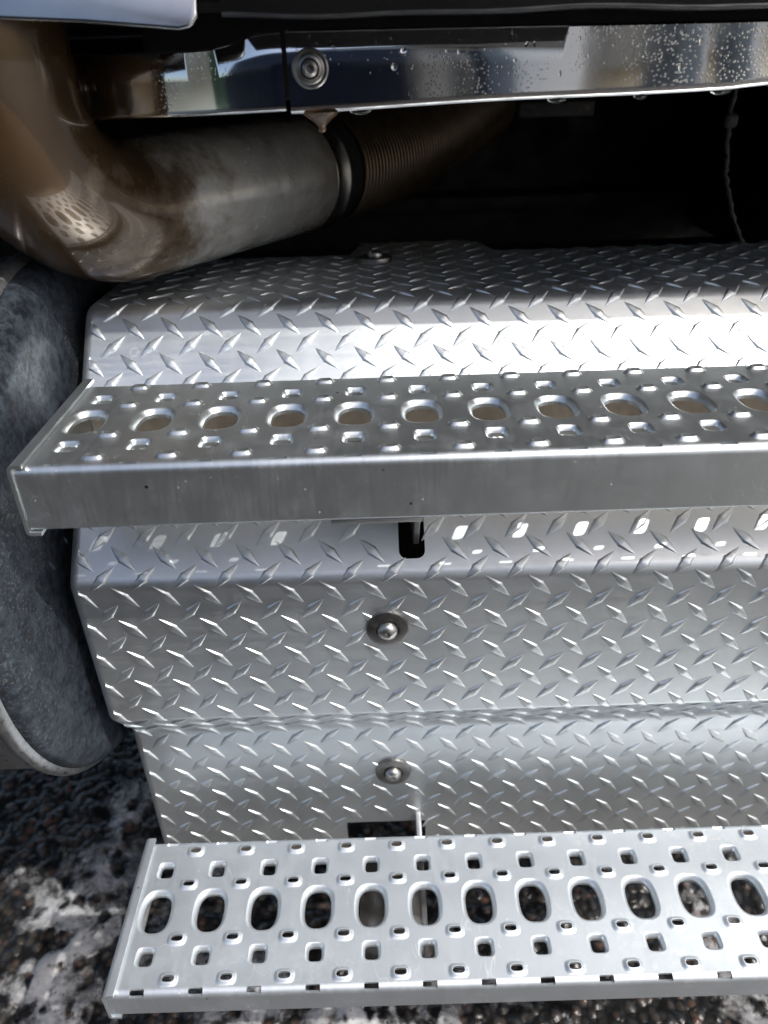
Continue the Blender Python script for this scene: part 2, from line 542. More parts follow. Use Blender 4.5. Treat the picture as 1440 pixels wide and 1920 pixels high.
def folded_sheet(name, prof, outline, lines, holes, thick, mat, parent, inner=None):
    """outline: polygon of (x,t); lines: t values where the sheet bends; holes: list of ring lists
    ring = (loop, height, slope); the first ring is the opening"""
    vin, ein, hv, gr = [], [], [], []
    def addloop(pts, closed=True):
        i0 = len(vin)
        for p in pts:
            vin.append(Vector((p[0], p[1])))
            hv.append(p[2] if len(p) > 2 else 0.0)
            gr.append((p[3], p[4]) if len(p) > 3 else (0, 0))
        m = len(pts)
        for i in range(m if closed else m-1):
            ein.append((i0+i, i0+(i+1) % m))
    addloop(outline)
    x0 = min(p[0] for p in outline); x1 = max(p[0] for p in outline)
    tmax = max(p[1] for p in outline); tmin = min(p[1] for p in outline)
    for t in lines:
        if tmin+1e-6 < t < tmax-1e-6:
            addloop([(x0, t), (x1, t)], False)
    cut = []
    for rings in holes:
        for j, (loop, h, sl) in enumerate(rings):
            addloop([(x, t, h, sl*gx, sl*gt) for x, t, gx, gt in loop])
        cut.append(np.array([(p[0], p[1]) for p in rings[0][0]]))
    vo, eo, fo, ov, oe, of = delaunay_2d_cdt(vin, ein, [], 1, 1e-6)
    V2 = np.array([(v[0], v[1]) for v in vo])
    H = np.zeros(len(vo)); G = np.zeros((len(vo), 2))
    for i, o in enumerate(ov):
        if o:
            H[i] = hv[o[0]]
            G[i] = gr[o[0]]
    F = np.array([list(f) for f in fo])
    cen = V2[F].mean(axis=1)
    keep = np.ones(len(F), bool)
    def inside(poly, pts):
        x, y = pts[:, 0], pts[:, 1]
        r = np.zeros(len(pts), bool)
        px, py = poly[:, 0], poly[:, 1]
        qx, qy = np.roll(px, -1), np.roll(py, -1)
        for a, b, c, d in zip(px, py, qx, qy):
            m = (b > y) != (d > y)
            if d != b:
                r ^= m & (x < (c-a)*(y-b)/(d-b)+a)
        return r
    for c in cut:
        m = (np.abs(cen[:, 0]-c[:, 0].mean()) < 2.5) & (np.abs(cen[:, 1]-c[:, 1].mean()) < 3)
        idx = np.where(m)[0]
        keep[idx[inside(c, cen[idx])]] = False
    keep &= inside(np.array([(p[0], p[1]) for p in outline]), cen)
    F = F[keep]
    # orientation: CCW in (x,t) -> outward normal is x cross tangent = ... choose by profile normal
    pos, nor = [], []
    for (x, t), h, g in zip(V2, H, G):
        p, tg, n = prof.at(t)
        q = p+n*h
        pos.append((x, q[0], q[1]))
        nn = np.array([0, n[0], n[1]])-g[0]*np.array([1, 0, 0])-g[1]*np.array([0, tg[0], tg[1]])
        nor.append(nn/np.linalg.norm(nn))
    pos = np.array(pos); nor = np.array(nor)
    fn = np.cross(pos[F[0][1]]-pos[F[0][0]], pos[F[0][2]]-pos[F[0][0]])
    if fn @ nor[F[0][0]] < 0:
        F = F[:, ::-1]
    nv = len(pos)
    low = []
    for (x, t), h, p3 in zip(V2, H, pos):
        p, tg, n = prof.at(t)
        low.append((p3[0], p3[1]-n[0]*thick, p3[2]-n[1]*thick))
    verts = [tuple(p) for p in pos]+low
    faces = [tuple(f) for f in F]+[tuple(f[::-1]+nv) for f in F]
    loopn = [tuple(nor[i]) for f in F for i in f]+[tuple(-nor[i]) for f in F for i in f[::-1]]
    cnt = {}
    for f in F:
        for a, b in ((f[0], f[1]), (f[1], f[2]), (f[2], f[0])):
            cnt[(a, b)] = 1
    for (a, b) in cnt:
        if (b, a) not in cnt:
            faces.append((b, a, a+nv, b+nv))
            pa, pb = pos[a], pos[b]
            w = np.cross(np.array(verts[a+nv])-pb, np.array(verts[b+nv])-pa)
            fnn = np.cross(pa-pb, np.array(verts[a+nv])-pa)
            fnn = fnn/(np.linalg.norm(fnn)+1e-12)
            loopn += [tuple(fnn)]*4
    o = mesh(name, verts, faces, mat, parent, True, loopn)
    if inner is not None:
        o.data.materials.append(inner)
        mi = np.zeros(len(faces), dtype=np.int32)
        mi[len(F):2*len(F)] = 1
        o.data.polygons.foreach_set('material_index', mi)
    return o

# ------------------------------------------------------------------ ground
def vnoise(x, y, seed=0):
    xi = np.floor(x).astype(int); yi = np.floor(y).astype(int)
    fx = x-xi; fy = y-yi
    fx = fx*fx*(3-2*fx); fy = fy*fy*(3-2*fy)
    def h(a, b):
        n = (a*374761393+b*668265263+seed*1442695041) & 0x7fffffff
        n = ((n ^ (n >> 13))*1274126177) & 0x7fffffff
        return ((n ^ (n >> 16)) & 0xffff)/65535.0
    return (h(xi, yi)*(1-fx)+h(xi+1, yi)*fx)*(1-fy)+(h(xi, yi+1)*(1-fx)+h(xi+1, yi+1)*fx)*fy
def fbm(x, y, seed=0, oct=4):
    r = 0; a = .5
    for i in range(oct):
        r = r+a*vnoise(x*2**i, y*2**i, seed+i)
        a *= .5
    return r

def grid_mesh(name, xs, ys, Z, mat, parent=None, attr=None, mask=None):
    nx, ny = len(xs), len(ys)
    X, Y = np.meshgrid(xs, ys)
    co = np.stack([X*U, Y*U, (Z+GZ)*U], -1).reshape(-1, 3)
    i = np.arange((ny-1)*(nx-1))
    r, c = i//(nx-1), i % (nx-1)
    a = r*nx+c
    q = np.stack([a, a+1, a+nx+1, a+nx], 1)
    if mask is not None:
        mk = mask.reshape(-1)
        q = q[(mk[q]).any(axis=1)]
        used = np.unique(q)
        remap = -np.ones(nx*ny, int); remap[used] = np.arange(len(used))
        q = remap[q]; co = co[used]
        if attr is not None:
            attr = attr.reshape(-1)[used]
    me = bpy.data.meshes.new(name)
    me.vertices.add(len(co)); me.vertices.foreach_set('co', co.astype(np.float32).ravel())
    me.loops.add(q.size); me.loops.foreach_set('vertex_index', q.astype(np.int32).ravel())
    me.polygons.add(len(q)); me.polygons.foreach_set('loop_start', np.arange(0, q.size, 4, dtype=np.int32))
    me.polygons.foreach_set('loop_total', np.full(len(q), 4, dtype=np.int32))
    me.update(calc_edges=True)
    me.materials.append(mat)
    me.shade_smooth()
    if attr is not None:
        at = me.attributes.new('cover', 'FLOAT', 'POINT')
        at.data.foreach_set('value', attr.astype(np.float32).ravel())
    return link_mesh(name, me, parent)

def build_ground():
    fx = np.arange(-18, 22.01, .10)
    fy = np.arange(-6, 16.01, .10)
    xs = np.concatenate([[-20000, -3000, -600, -120, -40, -22], fx, [26, 44, 130, 600, 3000, 20000]])
    ys = np.concatenate([[-20000, -3000, -600, -120, -40, -12], fy, [20, 44, 130, 600, 3000, 20000]])
    X, Y = np.meshgrid(xs, ys)
    near = ((X > -18.5) & (X < 22.5) & (Y > -6.5) & (Y < 16.5))
    st = vnoise(X*3.1, Y*3.1, 3)*.55+vnoise(X*6.3, Y*6.3, 9)*.3
    Z = -18+np.where(near, (st-.45)*.22, 0)
    tag(grid_mesh('ground', xs, ys, Z, M_ASPH), 'dark wet asphalt with exposed reddish stones', None, None, 'structure')
    # foam
    cov = fbm(X*.30+7, Y*.30+3, 21, 4)*1.15
    band = np.exp(-((X+5.3+.05*(Y-3)+.7*np.sin(Y*.55))/1.5)**2)           # the tongue of foam beside the lower step
    near_front = np.exp(-((Y-.3)/2.3)**2)
    cov = (cov-.63)*1.3+.40*band+(.20+.10*(X > 0))*near_front*(X > -6.0)-.04*(X < -6.5)
    hole = fbm(X*.8+31, Y*.8+5, 5, 3)
    cov = cov-np.clip((hole-.52)*1.6, 0, 1)
    cov = np.where(near, np.clip(cov, 0, .8), 0)
    Zf = Z+.10+cov*.25+.10*vnoise(X*2.2, Y*2.2, 77)*cov
    g = grid_mesh('soap_foam', xs, ys, Zf, M_FOAM, None, cov, cov > .03)
    tag(g, 'white soap foam lying in patches on the wet asphalt', 'foam', None, 'stuff')
build_ground()

# ------------------------------------------------------------------ diamond plate fairing
PD = 0.685
FP = Profile([(.46, -11.0), (.46, -6.95), (-.30, -5.88), (-.33, -2.78), (3.15, .84), (9.4, .64)],
             [.60, .12, .34, .55], 9)
FX0, FX1 = -.66, 15.5
S_L0 = FP.find(0); S_C = FP.find(2); S_V = FP.find(4); S_S = FP.find(6); S_T = FP.find(8)

def s_on(seg, z=None, y=None):
    a, b, k, d = FP.seg[seg]
    if z is not None:
        return a+(z-d[0][1])/d[1][1]
    return a+(y-d[0][0])/d[1][0]

def rect_loop(x0, x1, t0, t1, r=.06, k=4):
    out = []
    for cx, ct, a0 in ((x1-r, t1-r, 0), (x0+r, t1-r, 90), (x0+r, t0+r, 180), (x1-r, t0+r, 270)):
        for i in range(k+1):
            a = math.radians(a0+90*i/k)
            out.append((cx+r*math.cos(a), ct+r*math.sin(a), math.cos(a), math.sin(a)))
    return out

def build_fairing():
    root = empty('tread_plate_fairing', (6, 2, -11), 'silver diamond tread plate fairing folded behind the two steps', 'fairing')
    tb = s_on(8, y=7.0); tt = s_on(8, y=8.35)
    tr = s_on(8, y=6.75)
    out = [(FX0, 0), (FX1, 0), (FX1, tr), (7.2, tb), (7.0, tb+.1), (6.75, tt-.3), (6.5, tt), (4.25, tt), (4.0, tt-.25), (3.8, tb), (FX0, tb)]
    slot_u = rect_loop(4.61, 5.04, s_on(6, y=-.13), s_on(6, y=1.3), .13)
    slot_l = rect_loop(3.33, 5.07, s_on(0, z=-10.9), s_on(0, z=-9.98), .05)
    pl = folded_sheet('panel', FP, out, FP.breaks, [[(slot_u, 0, 0)], [(slot_l, 0, 0)]], .05, M_PLATE, root)
    # rounded left edge with its return flange
    sts = sorted(set([0, tb]+[b for b in FP.breaks if b < tb]))
    vs_, fs = [], []
    R = .20
    cs = [(FX0+.012, -.001)]+[(FX0-R*math.sin(a), -R*(1-math.cos(a))) for a in np.linspace(.0, math.pi/2, 7)]+[(FX0-R, -.55)]
    for s in sts:
        p, tg, n = FP.at(s)
        for x, h in cs:
            vs_.append((x, p[0]+n[0]*h, p[1]+n[1]*h))
    m = len(cs)
    for i in range(len(sts)-1):
        for j in range(m-1):
            fs.append((i*m+j, (i+1)*m+j, (i+1)*m+j+1, i*m+j+1))
    mesh('side_flange', vs_, fs, M_PLATE, root)
    # raised diamonds
    def dia_pts(sign):
        pts, fcs = [], []
        us = [-1, -.72, -.4, -.13, 0, .13, .4, .72, 1]
        for u in us:
            a = abs(u)
            w = .088*(1-a**1.45)+.002
            if a < .12:
                w += .014
            h = .030*(1-a**3)+(.006 if a < .05 else 0)
            for c, hh in ((-1.16, -.004), (-1.0, .20*h), (-.74, .90*h), (-.55, h), (.55, h), (.74, .90*h), (1.0, .20*h), (1.16, -.004)):
                lx = u*.295; ly = c*w*.85
                cx = (lx-ly*sign)*.7071 if sign > 0 else (lx+ly)*.7071
                ct = (lx+ly)*.7071 if sign > 0 else (-lx+ly)*.7071
                pts.append((cx, ct, hh))
        k = 8
        for i in range(len(us)-1):
            for j in range(k-1):
                fcs.append((i*k+j, (i+1)*k+j, (i+1)*k+j+1, i*k+j+1))
        return pts, fcs
    dp = {s: dia_pts(s) for s in (1, -1)}
    s0 = s_on(4, z=-3.72)
    flat = [S_L0, S_V, S_S, S_T]
    cand = []
    xb = 3.48
    for n in range(-30, 30):
        for half in (0, 1):
            sc = s0+PD*n+(PD/2 if half else 0)
            sign = 1 if half else -1          # '/' rows between '\\' rows
            xph = xb+(PD/2 if half else 0)
            for m_ in range(-8, 20):
                xc = xph+PD*m_
                if xc < FX0-.05 or xc > FX1-.3 or sc < .25:
                    continue
                tlim = tr+.1 if xc > 7 else (tt-.15 if 4.1 < xc < 6.7 else tb-.15)
                if sc > tlim:
                    continue
                # clear of the slots
                if 4.61-.12 < xc < 5.04+.12 and s_on(6, y=-.02)-.05 < sc < s_on(6, y=1.3)+.1:
                    continue
                if 3.33-.1 < xc < 5.07+.1 and sc < s_on(0, z=-9.98)+.08:
                    continue
                cand.append((xc, sc, sign))
    camv = np.array(CAMP)
    items = []
    for xc, sc, sign in cand:
        p, tg, n = FP.at(sc)
        P = np.array([xc, p[0], p[1]])
        v = camv-P
        d = np.linalg.norm(v)
        face = (v/d) @ np.array([0, n[0], n[1]])
        inflat = any(a+.24 < sc < b-.24 for a, b in flat) and xc > FX0+.3
        hid = (-.05 < p[0] < 2.25 and -2.2 < p[1] < .3)     # behind the upper tread
        lat = abs(xc-camv[0])/d
        score = face/d**2 if (inflat and not hid and lat < .5 and face > .12 and p[1] > -10.3) else -1
        items.append((score, xc, sc, sign))
    items.sort(reverse=True)
    protos = {}
    for sign in (1, -1):
        pts, fcs = dp[sign]
        me = bpy.data.meshes.new('tread_diamond')
        me.from_pydata([(x*U, t*U, h*U) for x, t, h in pts], [], fcs)
        if me.polygons[0].normal.z < 0:
            me.flip_normals()
        me.materials.append(M_PLATE)
        me.shade_smooth()
        me.set_sharp_from_angle(angle=math.radians(36))
        protos[sign] = me
    sv, sf = [], []
    n_obj = 0
    for score, xc, sc, sign in items:
        if score > 0 and n_obj < 300:
            p, tg, n = FP.at(sc)
            o = bpy.data.objects.new('tread_diamond', protos[sign])
            COL.objects.link(o)
            o.parent = pl
            mm = Matrix(((1, 0, 0), (0, tg[0], n[0]), (0, tg[1], n[1]))).to_4x4()
            mm.translation = Vector(W((xc, p[0], p[1])))-ORG[root.name]
            o.matrix_local = mm
            n_obj += 1
        else:
            pts, fcs = dp[sign]
            b = len(sv)
            for x, t, h in pts:
                xx = max(xc+x, FX0-.02)
                p, tg, n = FP.at(sc+t)
                sv.append((xx, p[0]+n[0]*h, p[1]+n[1]*h))
            for f in fcs:
                sf.append(tuple(b+i for i in f))
    o = mesh('tread_diamonds', sv, sf, M_PLATE, pl, True, None, None, 36)
    o['kind'] = 'stuff'
    # bolts with broad washers
    def bolt(p, n, wr=.365, hr=.17, dark=False):
        p = Vector(p); n = Vector(n)
        prof = [(0.0, .20), (.05, .198), (.052, .13), (0, .13)]
        hp = [(hr*math.cos(a), .055+.115*math.sin(a)) for a in np.linspace(0, math.radians(70), 8)]
        b = lathe('bolt', [(hr*1.02, .0), (hr*1.02, .055)]+hp+[(hr*.40, .158), (hr*.36, .10), (0, .095)], p+n*.07, n, M_BOLT, root, 30)
        # six-lobed recess ring
        lathe('washer', [(hr*1.12, .055), (hr*1.18, .075), (wr*.9, .07), (wr*.985, .06), (wr, .045), (wr, -.03)], p+n*.02, n, M_WASH, b, 40)
        ax = n.normalized(); a1 = Vector((1, 0, 0)); b1 = ax.cross(a1)
        vs2, fs2 = [], []
        for k in range(24):
            t = 2*math.pi*k/24
            rr = hr*(.30+.075*math.cos(6*t))
            vs2.append(tuple(p+ax*.262+(a1*math.cos(t)+b1*math.sin(t))*rr*1.0))
            vs2.append(tuple(p+ax*.195+(a1*math.cos(t)+b1*math.sin(t))*rr*.9))
        for k in range(24):
            k2 = (k+1) % 24
            fs2.append((2*k, 2*k2, 2*k2+1, 2*k+1))
        return b
    bolt((4.38, -.30, -3.85), (0, -1, .01))
    bolt((4.39, .46, -8.32), (0, -1, 0))
    p, tg, n = FP.at(s_on(8, y=6.35))
    bolt((4.36, p[0], p[1]), (0, n[0], n[1]))
build_fairing()

# ------------------------------------------------------------------ the two steps
def build_step(cx, cy, cz, lip, mat, label, upper):
    root = empty('step', (cx+6, cy, cz-lip), label, 'step', 'perforated metal steps on the side of the truck')
    hw = 1.49
    prof = Profile([(cy-hw+.22, cz-lip), (cy-hw, cz-lip), (cy-hw, cz), (cy+hw, cz), (cy+hw, cz-lip), (cy+hw-.22, cz-lip)],
                   [.06, .13, .13, .06], 7)
    a, b = prof.find(4)
    sc = (a+b)/2
    x0, x1 = cx-.50, cx+14.5
    outline = [(x0, 0), (x1, 0), (x1, prof.len), (x0, prof.len)]
    holes = []
    def dep(xc, tc, hx, ht, n, k, D, Wd):
        rings = []
        for f in (0, .2, .45, .7, 1.0, 1.18):
            h = -D*(1-f)**2 if f < 1 else 0
            sl = 2*D*(1-f)/Wd if f < 1 else 0
            rings.append((superloop(xc, tc, hx+f*Wd, ht+f*Wd, n, k), h, sl))
        holes.append(rings)
    def nub(xc, tc):
        rings = []
        Wd, Hh = .085, (.060 if upper else .055)
        ox, ot = (.094, .044) if upper else (.105, .058)
        for f, h, sl in ((0, 1.0, .25), (.13, 1.02, -.12), (.24, .90, -.8), (.48, .45, -1.0), (.75, .10, -.45), (1.0, 0, 0), (1.2, 0, 0)):
            rings.append((superloop(xc, tc, ox+f*Wd, ot+f*Wd, 3.0, 18), h*Hh, sl*Hh/.06))
        holes.append(rings)
    sl1 = 1.422 if upper else 1.505
    for i in range(0, 15):
        x = cx+i
        if i <= 14:
            dep(x, sc, .245, .365, 2.7, 32, .085, .085)
            for sg in (-1, 1):
                dep(x, sc+sg*.836, .118, .128, 4.0, 20, .075, .06)
                holes.append([(rect_loop(x-.125, x+.125, min(sc+sg*1.375, sc+sg*sl1), max(sc+sg*1.375, sc+sg*sl1), .025, 2), 0, 0)])
        if i < 14:
            for sg in (-1, 1):
                nub(x+.5, sc+sg*.53)
                nub(x+.5, sc+sg*1.235)
    folded_sheet('tread', prof, outline, prof.breaks, holes, .055, mat, root, M_UNDER)
    # end cap: folded channel over the end of the tread
    drop = lip+.07
    yb = cy+hw+(.10 if upper else .03)
    cpath = [(cx-.36, cz+.062), (cx-.57, cz+.062), (cx-.57, cz-drop), (cx-.36, cz-drop)]
    cp = Profile(cpath, [.10, .07], 6)
    sts = sorted(set([0, cp.len]+cp.breaks))
    vs_, fs = [], []
    th = .052
    for s in sts:
        p, tg, n = cp.at(s)
        # outward side is -n for this winding
        for y in (cy-hw-.02, yb):
            vs_.append((p[0], y, p[1])); vs_.append((p[0]-n[0]*-th, y, p[1]-n[1]*-th))
    m = 4
    for i in range(len(sts)-1):
        A, B = i*m, (i+1)*m
        fs += [(A, A+2, B+2, B), (A+1, B+1, B+3, A+3), (A, B, B+1, A+1), (A+2, A+3, B+3, B+2)]
    e = (len(sts)-1)*m
    fs += [(0, 1, 3, 2), (e, e+2, e+3, e+1)]
    # flip offset so the sheet thickens outwards
    o = mesh('end_cap', vs_, fs, mat, root, True, None, None, 35)
    # bracket
    zf = cz-lip-.015
    if upper:
        box('bracket_flange', (cx+3.65, cy-1.44, zf-.07), (cx+4.93, cy+1.3, zf), M_BRKT, root, .015)
        extrude_poly('bracket_arm', [(-1.38, zf-.001), (1.8, zf-.001), (2.6, -2.9), (.8, -2.9), (.22, -2.52), (-.22, -1.9), (-.85, -1.3)],
                     cx+4.86, cx+4.95, M_BRKT, root, .012)
    else:
        box('bracket_flange', (cx+3.75, cy-1.30, zf-.07), (cx+4.95, cy+1.40, zf), M_WASH, root, .015)
        extrude_poly('bracket_arm', [(cy-1.2, zf-.07), (cy-1.2, zf-.25), (cy+.4, -10.85), (2.6, -10.85), (2.6, -9.5), (.75, -9.5), (.55, zf-.07)],
                     cx+4.94, cx+5.05, M_BRKT, root, .012)
        lathe('bracket_bolt', [(.0, .16), (.13, .15), (.15, .12), (.15, .03), (.22, .03), (.22, 0)], (cx+4.08, cy-.25, zf), (0, 0, 1), M_BOLT, root, 6, 20)
    return root

build_step(0.0, 0.0, 0.0, .97, M_STEP, 'dull aluminium perforated step at mid height, slotted holes showing tan inside', True)
build_step(-.09, -2.076, -9.0, .60, M_STEP2, 'bright pale grey perforated step nearest the ground', False)

# ------------------------------------------------------------------ exhaust pipe
def build_pipe():
    root = empty('exhaust_pipe', (-1.05, 2.4, .8), 'brown heat-stained steel exhaust pipe with elbow and ribbed bellows', 'exhaust pipe')
    r = 1.175
    ax, ay, zh = -1.05, 2.25, 2.3
    d = Vector((.575, .818, 0)).normalized()
    Rb = 2.0
    pts = []
    for z in np.linspace(11, zh+Rb, 18):
        pts.append(Vector((ax-(z-4)*0.0, ay, z)))
    c0 = Vector((ax, ay, zh+Rb))
    for a in np.linspace(0, math.pi/2, 26)[1:]:
        pts.append(c0+d*Rb*(1-math.cos(a))+Vector((0, 0, -Rb*math.sin(a))))
    endp = pts[-1]
    L1 = 4.9
    for t in np.linspace(0, L1, 30)[1:]:
        pts.append(endp+d*t)
    dist = [0]
    for a, b in zip(pts, pts[1:]):
        dist.append(dist[-1]+(b-a).length)
    # 'along': 0 at the top, .5 where the elbow runs straight, 1 at the coupling
    d_el = dist[18+25-1]
    al = [0.5*x/d_el if x < d_el else .5+.5*(x-d_el)/L1 for x in dist]
    tube('elbow', pts, r, M_PIPE, root, 72, None, al, False)
    e1 = pts[-1]
    # clamp ring and end bead
    ring = [(r+.004, -.42), (r+.014, -.40), (r+.014, -.38), (r+.004, -.36), (r+.006, -.06), (r+.045, -.03), (r+.05, .02), (r+.03, .05), (r-.1, .07)]
    lathe('coupling_ring', ring, e1, d, M_WASH, root, 64, 60)
    # bellows
    bp, br = [], []
    n = 56
    cur = e1.copy()
    dd = d.copy()
    pitch = .128
    for i in range(n*8):
        ph = 2*math.pi*i/8
        bp.append(cur.copy())
        br.append(r*.93+.062*math.cos(ph))
        cur += dd*pitch/8
        dd = (dd+Vector((.00015, 0, .0007))).normalized()
    sleeve = [e1+d*t for t in (0, .25, .5, .62)]
    tube('sleeve', sleeve, [r*.97, r*.97, r*.97, r*.93], M_MATTE, root, 48, None, None, False)
    bp = [p+d*.6 for p in bp]
    tube('bellows', bp, br, M_BELL, root, 48, None, None, False)
build_pipe()

# ------------------------------------------------------------------ tank / silencer canister on the left
def build_canister():
    root = empty('exhaust_canister', (-6, 3, -8.4), 'dull grey-blue mottled round canister left of the tread plate', 'canister')
    R = 5.05
    cy, cz = 3.0, -3.3
    bx = -1.52
    lathe('shell', [(R-.08, -14), (R-.08, -.32), (R-.02, -.30)], (bx, cy, cz), (1, 0, 0), M_RIM, root, 128, 50)
    lathe('rim_bead', [(R-.02, -.30), (R+.05, -.22), (R+.07, -.12), (R+.03, -.02), (R-.06, .03)], (bx, cy, cz), (1, 0, 0), M_RIM, root, 128, 60)
    prof = [(R-.06, .03)]
    for a in np.linspace(0, math.pi/2, 10):
        prof.append((R-.62+.55*math.cos(a), .02+.36*math.sin(a)))
    prof += [(R-1.2, .40), (R-2.5, .42), (0, .43)]
    lathe('end_cap', prof, (bx, cy, cz), (1, 0, 0), M_TANK, root, 128, 60)
build_canister()

# ------------------------------------------------------------------ polished trim
def build_trim():
    root = empty('trim_strip', (8, 1.3, 3.9), 'long polished stainless trim strip wet with drops, under the black cab', 'trim')
    prof = [(.42, .03), (.12, .0), (.03, .015), (0, .06), (.004, .12), (.02, .5), (.02, .96), (.06, 1.0), (.25, 1.0)]
    def strip(name, stations, z0f, z1f, yf):
        vs_, fs = [], []
        for x in stations:
            z0, z1, y = z0f(x), z1f(x), yf(x)
            for py, pz in prof:
                zz = z0+pz if pz < .2 else z0+.2+(pz-.2)/.8*(z1-z0-.2)
                vs_.append((x, y+py, zz))
        m = len(prof)
        for i in range(len(stations)-1):
            for j in range(m-1):
                fs.append((i*m+j, (i+1)*m+j, (i+1)*m+j+1, i*m+j+1))
        fs.append(tuple(range(m)))
        b = (len(stations)-1)*m
        fs.append(tuple(b+j for j in range(m-1, -1, -1)))
        return mesh(name, vs_, fs, M_CHROME, root, True, None, None, 50)
    xs = np.linspace(3.30, 16, 160)
    strip('strip', xs, lambda x: 3.875+.019*(x-3.3)+.010*math.sin(x*1.3)+.03*max(0, math.tanh((x-9.3)*2)),
          lambda x: 4.86-.011*(x-3.3), lambda x: 1.3+.012*math.sin(x*.9+1))
    # trim bolt
    b = lathe('bolt', [(.17, .03), (.16, .06), (.125, .075), (.115, .055), (.10, .10), (.065, .125), (.05, .12), (.045, .07), (0, .065)],
              (3.60, 1.31, 4.41), (0, -1, 0), M_WASH, root, 36)
    lathe('washer', [(.245, -.02), (.245, .02), (.225, .035), (.19, .03), (.165, .045)], (3.60, 1.315, 4.41), (0, -1, 0), M_WASH, b, 40)
    r2 = empty('trim_end_piece', (1.5, 2, 3.8), 'curved mirror-bright trim end piece between exhaust pipe and long strip', 'trim')
    def yf(x):
        q = max(0, 3.2-x)
        return 1.29+.19*q**1.9 if q < 3.2 else 1.29+.19*3.2**1.9
    stx = np.linspace(3.235, -.5, 90)
    vs_, fs = [], []
    def z0(x):
        return 3.905-.022*(3.24-x)-.006*(3.24-x)**2
    def z1(x):
        q = 3.24-x
        return 4.85-(.19/(1+math.exp(-(q-.6)*6)))+.005
    for x in stx:
        for py, pz in prof:
            a, b_ = z0(x), z1(x)
            zz = a+pz*.7 if pz < .2 else a+.2+(pz-.2)/.8*(b_-a-.2)
            vs_.append((x, yf(x)+py, zz))
    m = len(prof)
    for i in range(len(stx)-1):
        for j in range(m-1):
            fs.append((i*m+j, i*m+j+1, (i+1)*m+j+1, (i+1)*m+j))
    fs.append(tuple(range(m-1, -1, -1)))
    mesh('strip', vs_, fs, M_CHROME, r2, True, None, None, 50)
    # drops
    def drop_mesh(cx, cy_, cz_, r, stretch=1.0, flat=.55):
        vs2, fs2 = [], []
        n1, n2 = 5, 10
        for i in range(n1+1):
            a = math.pi/2*i/n1
            for k in range(n2):
                t = 2*math.pi*k/n2
                vs2.append((cx+r*math.cos(t)*math.cos(a), cy_-r*flat*math.sin(a), cz_+r*stretch*math.sin(t)*math.cos(a)*(1 if math.sin(t) > 0 else 1.2)))
        for i in range(n1):
            for k in range(n2):
                k2 = (k+1) % n2
                fs2.append((i*n2+k, i*n2+k2, (i+1)*n2+k2, (i+1)*n2+k))
        return vs2, fs2
    av, af = [], []
    for _ in range(640):
        x = random.uniform(3.4, 10.2)
        if random.random() < .3:
            x = random.gauss(8.0, 1.1)
        if x < 3.35 or x > 11:
            continue
        z = random.uniform(4.06, 4.78)
        r = min(.026, max(.004, random.lognormvariate(-4.95, .5)))
        v, f = drop_mesh(x, 1.322+.012*math.sin(x*.9+1), z, r, random.choice((1, 1, 1.5, 2.0)))
        b0 = len(av); av += v; af += [tuple(b0+i for i in q) for q in f]
    o = mesh('water_droplets', av, af, M_WATER, None, True, None, (7, 1.3, 4))
    tag(o, 'tiny clear water droplets scattered over the polished trim strip', 'water droplets', None, 'stuff')
    for nm, x, z, r, lb in (('water_drop', 4.85, 4.57, .055, 'round clear water drop high on the dark part of the trim strip'),
                            ('water_drop', 4.72, 4.40, .05, 'round clear water drop below its twin on the dark trim strip')):
        v, f = drop_mesh(x, 1.33, z, r, 1.0, .8)
        tag(mesh(nm, v, f, M_WATER, None, True, None, (x, 1.33, z)), lb, 'water drop', 'large water drops')
    for x, w in ((4.25, .16), (6.95, .14), (9.2, .16), (8.1, .1)):
        z = 3.875+.019*(x-3.3)+.010*math.sin(x*1.3)+.03*max(0, math.tanh((x-9.3)*2))
        vs2, fs2 = [], []
        n1, n2 = 6, 14
        for i in range(n1+1):
            a = math.pi/2*i/n1
            for k in range(n2):
                t = 2*math.pi*k/n2
                vs2.append((x+w*math.cos(t)*math.cos(a), 1.41+.07*math.sin(t)*math.cos(a), z+.012-.065*math.sin(a)))
        for i in range(n1):
            for k in range(n2):
                k2 = (k+1) % n2
                fs2.append((i*n2+k, (i+1)*n2+k, (i+1)*n2+k2, i*n2+k2))
        side = {4.25: 'just right of the rusty drip', 6.95: 'left of the middle of the strip', 9.2: 'near the right end', 8.1: 'smallest of the row'}[x]
        tag(mesh('water_bead', vs2, fs2, M_WATER, None, True, None, (x, 1.41, z)),
            'flat water bead hanging under the trim strip, '+side, 'water drop', 'beads under the trim')
    lathe('hanging_drip', [(.27, .02), (.235, -.02), (.18, -.06), (.12, -.105), (.075, -.14), (.052, -.17), (.056, -.20), (.045, -.235), (.0, -.25)],
          (3.70, 1.45, 3.87), (0, 0, 1), M_RUSTW, None, 28, 60, (3.70, 1.45, 3.7))
    tag(bpy.data.objects['hanging_drip'], 'rusty water drip hanging from the trim strip under its bolt', 'drip')
    v, f = [], []
    for i in range(6):
        a = math.pi/2*i/5
        for k in range(12):
            t = 2*math.pi*k/12
            v.append((-1.09+.045*math.sin(a), -.55+.055*math.cos(t)*math.cos(a), -3.0+.06*math.sin(t)*math.cos(a)))
    for i in range(5):
        for k in range(12):
            k2 = (k+1) % 12
            f.append((i*12+k, i*12+k2, (i+1)*12+k2, (i+1)*12+k))
    tag(mesh('water_drop', v, f, M_WATER, None, True, None, (-1.09, -.55, -3.0)), 'single clear water drop on the round grey-blue canister', 'water drop', 'large water drops')
build_trim()

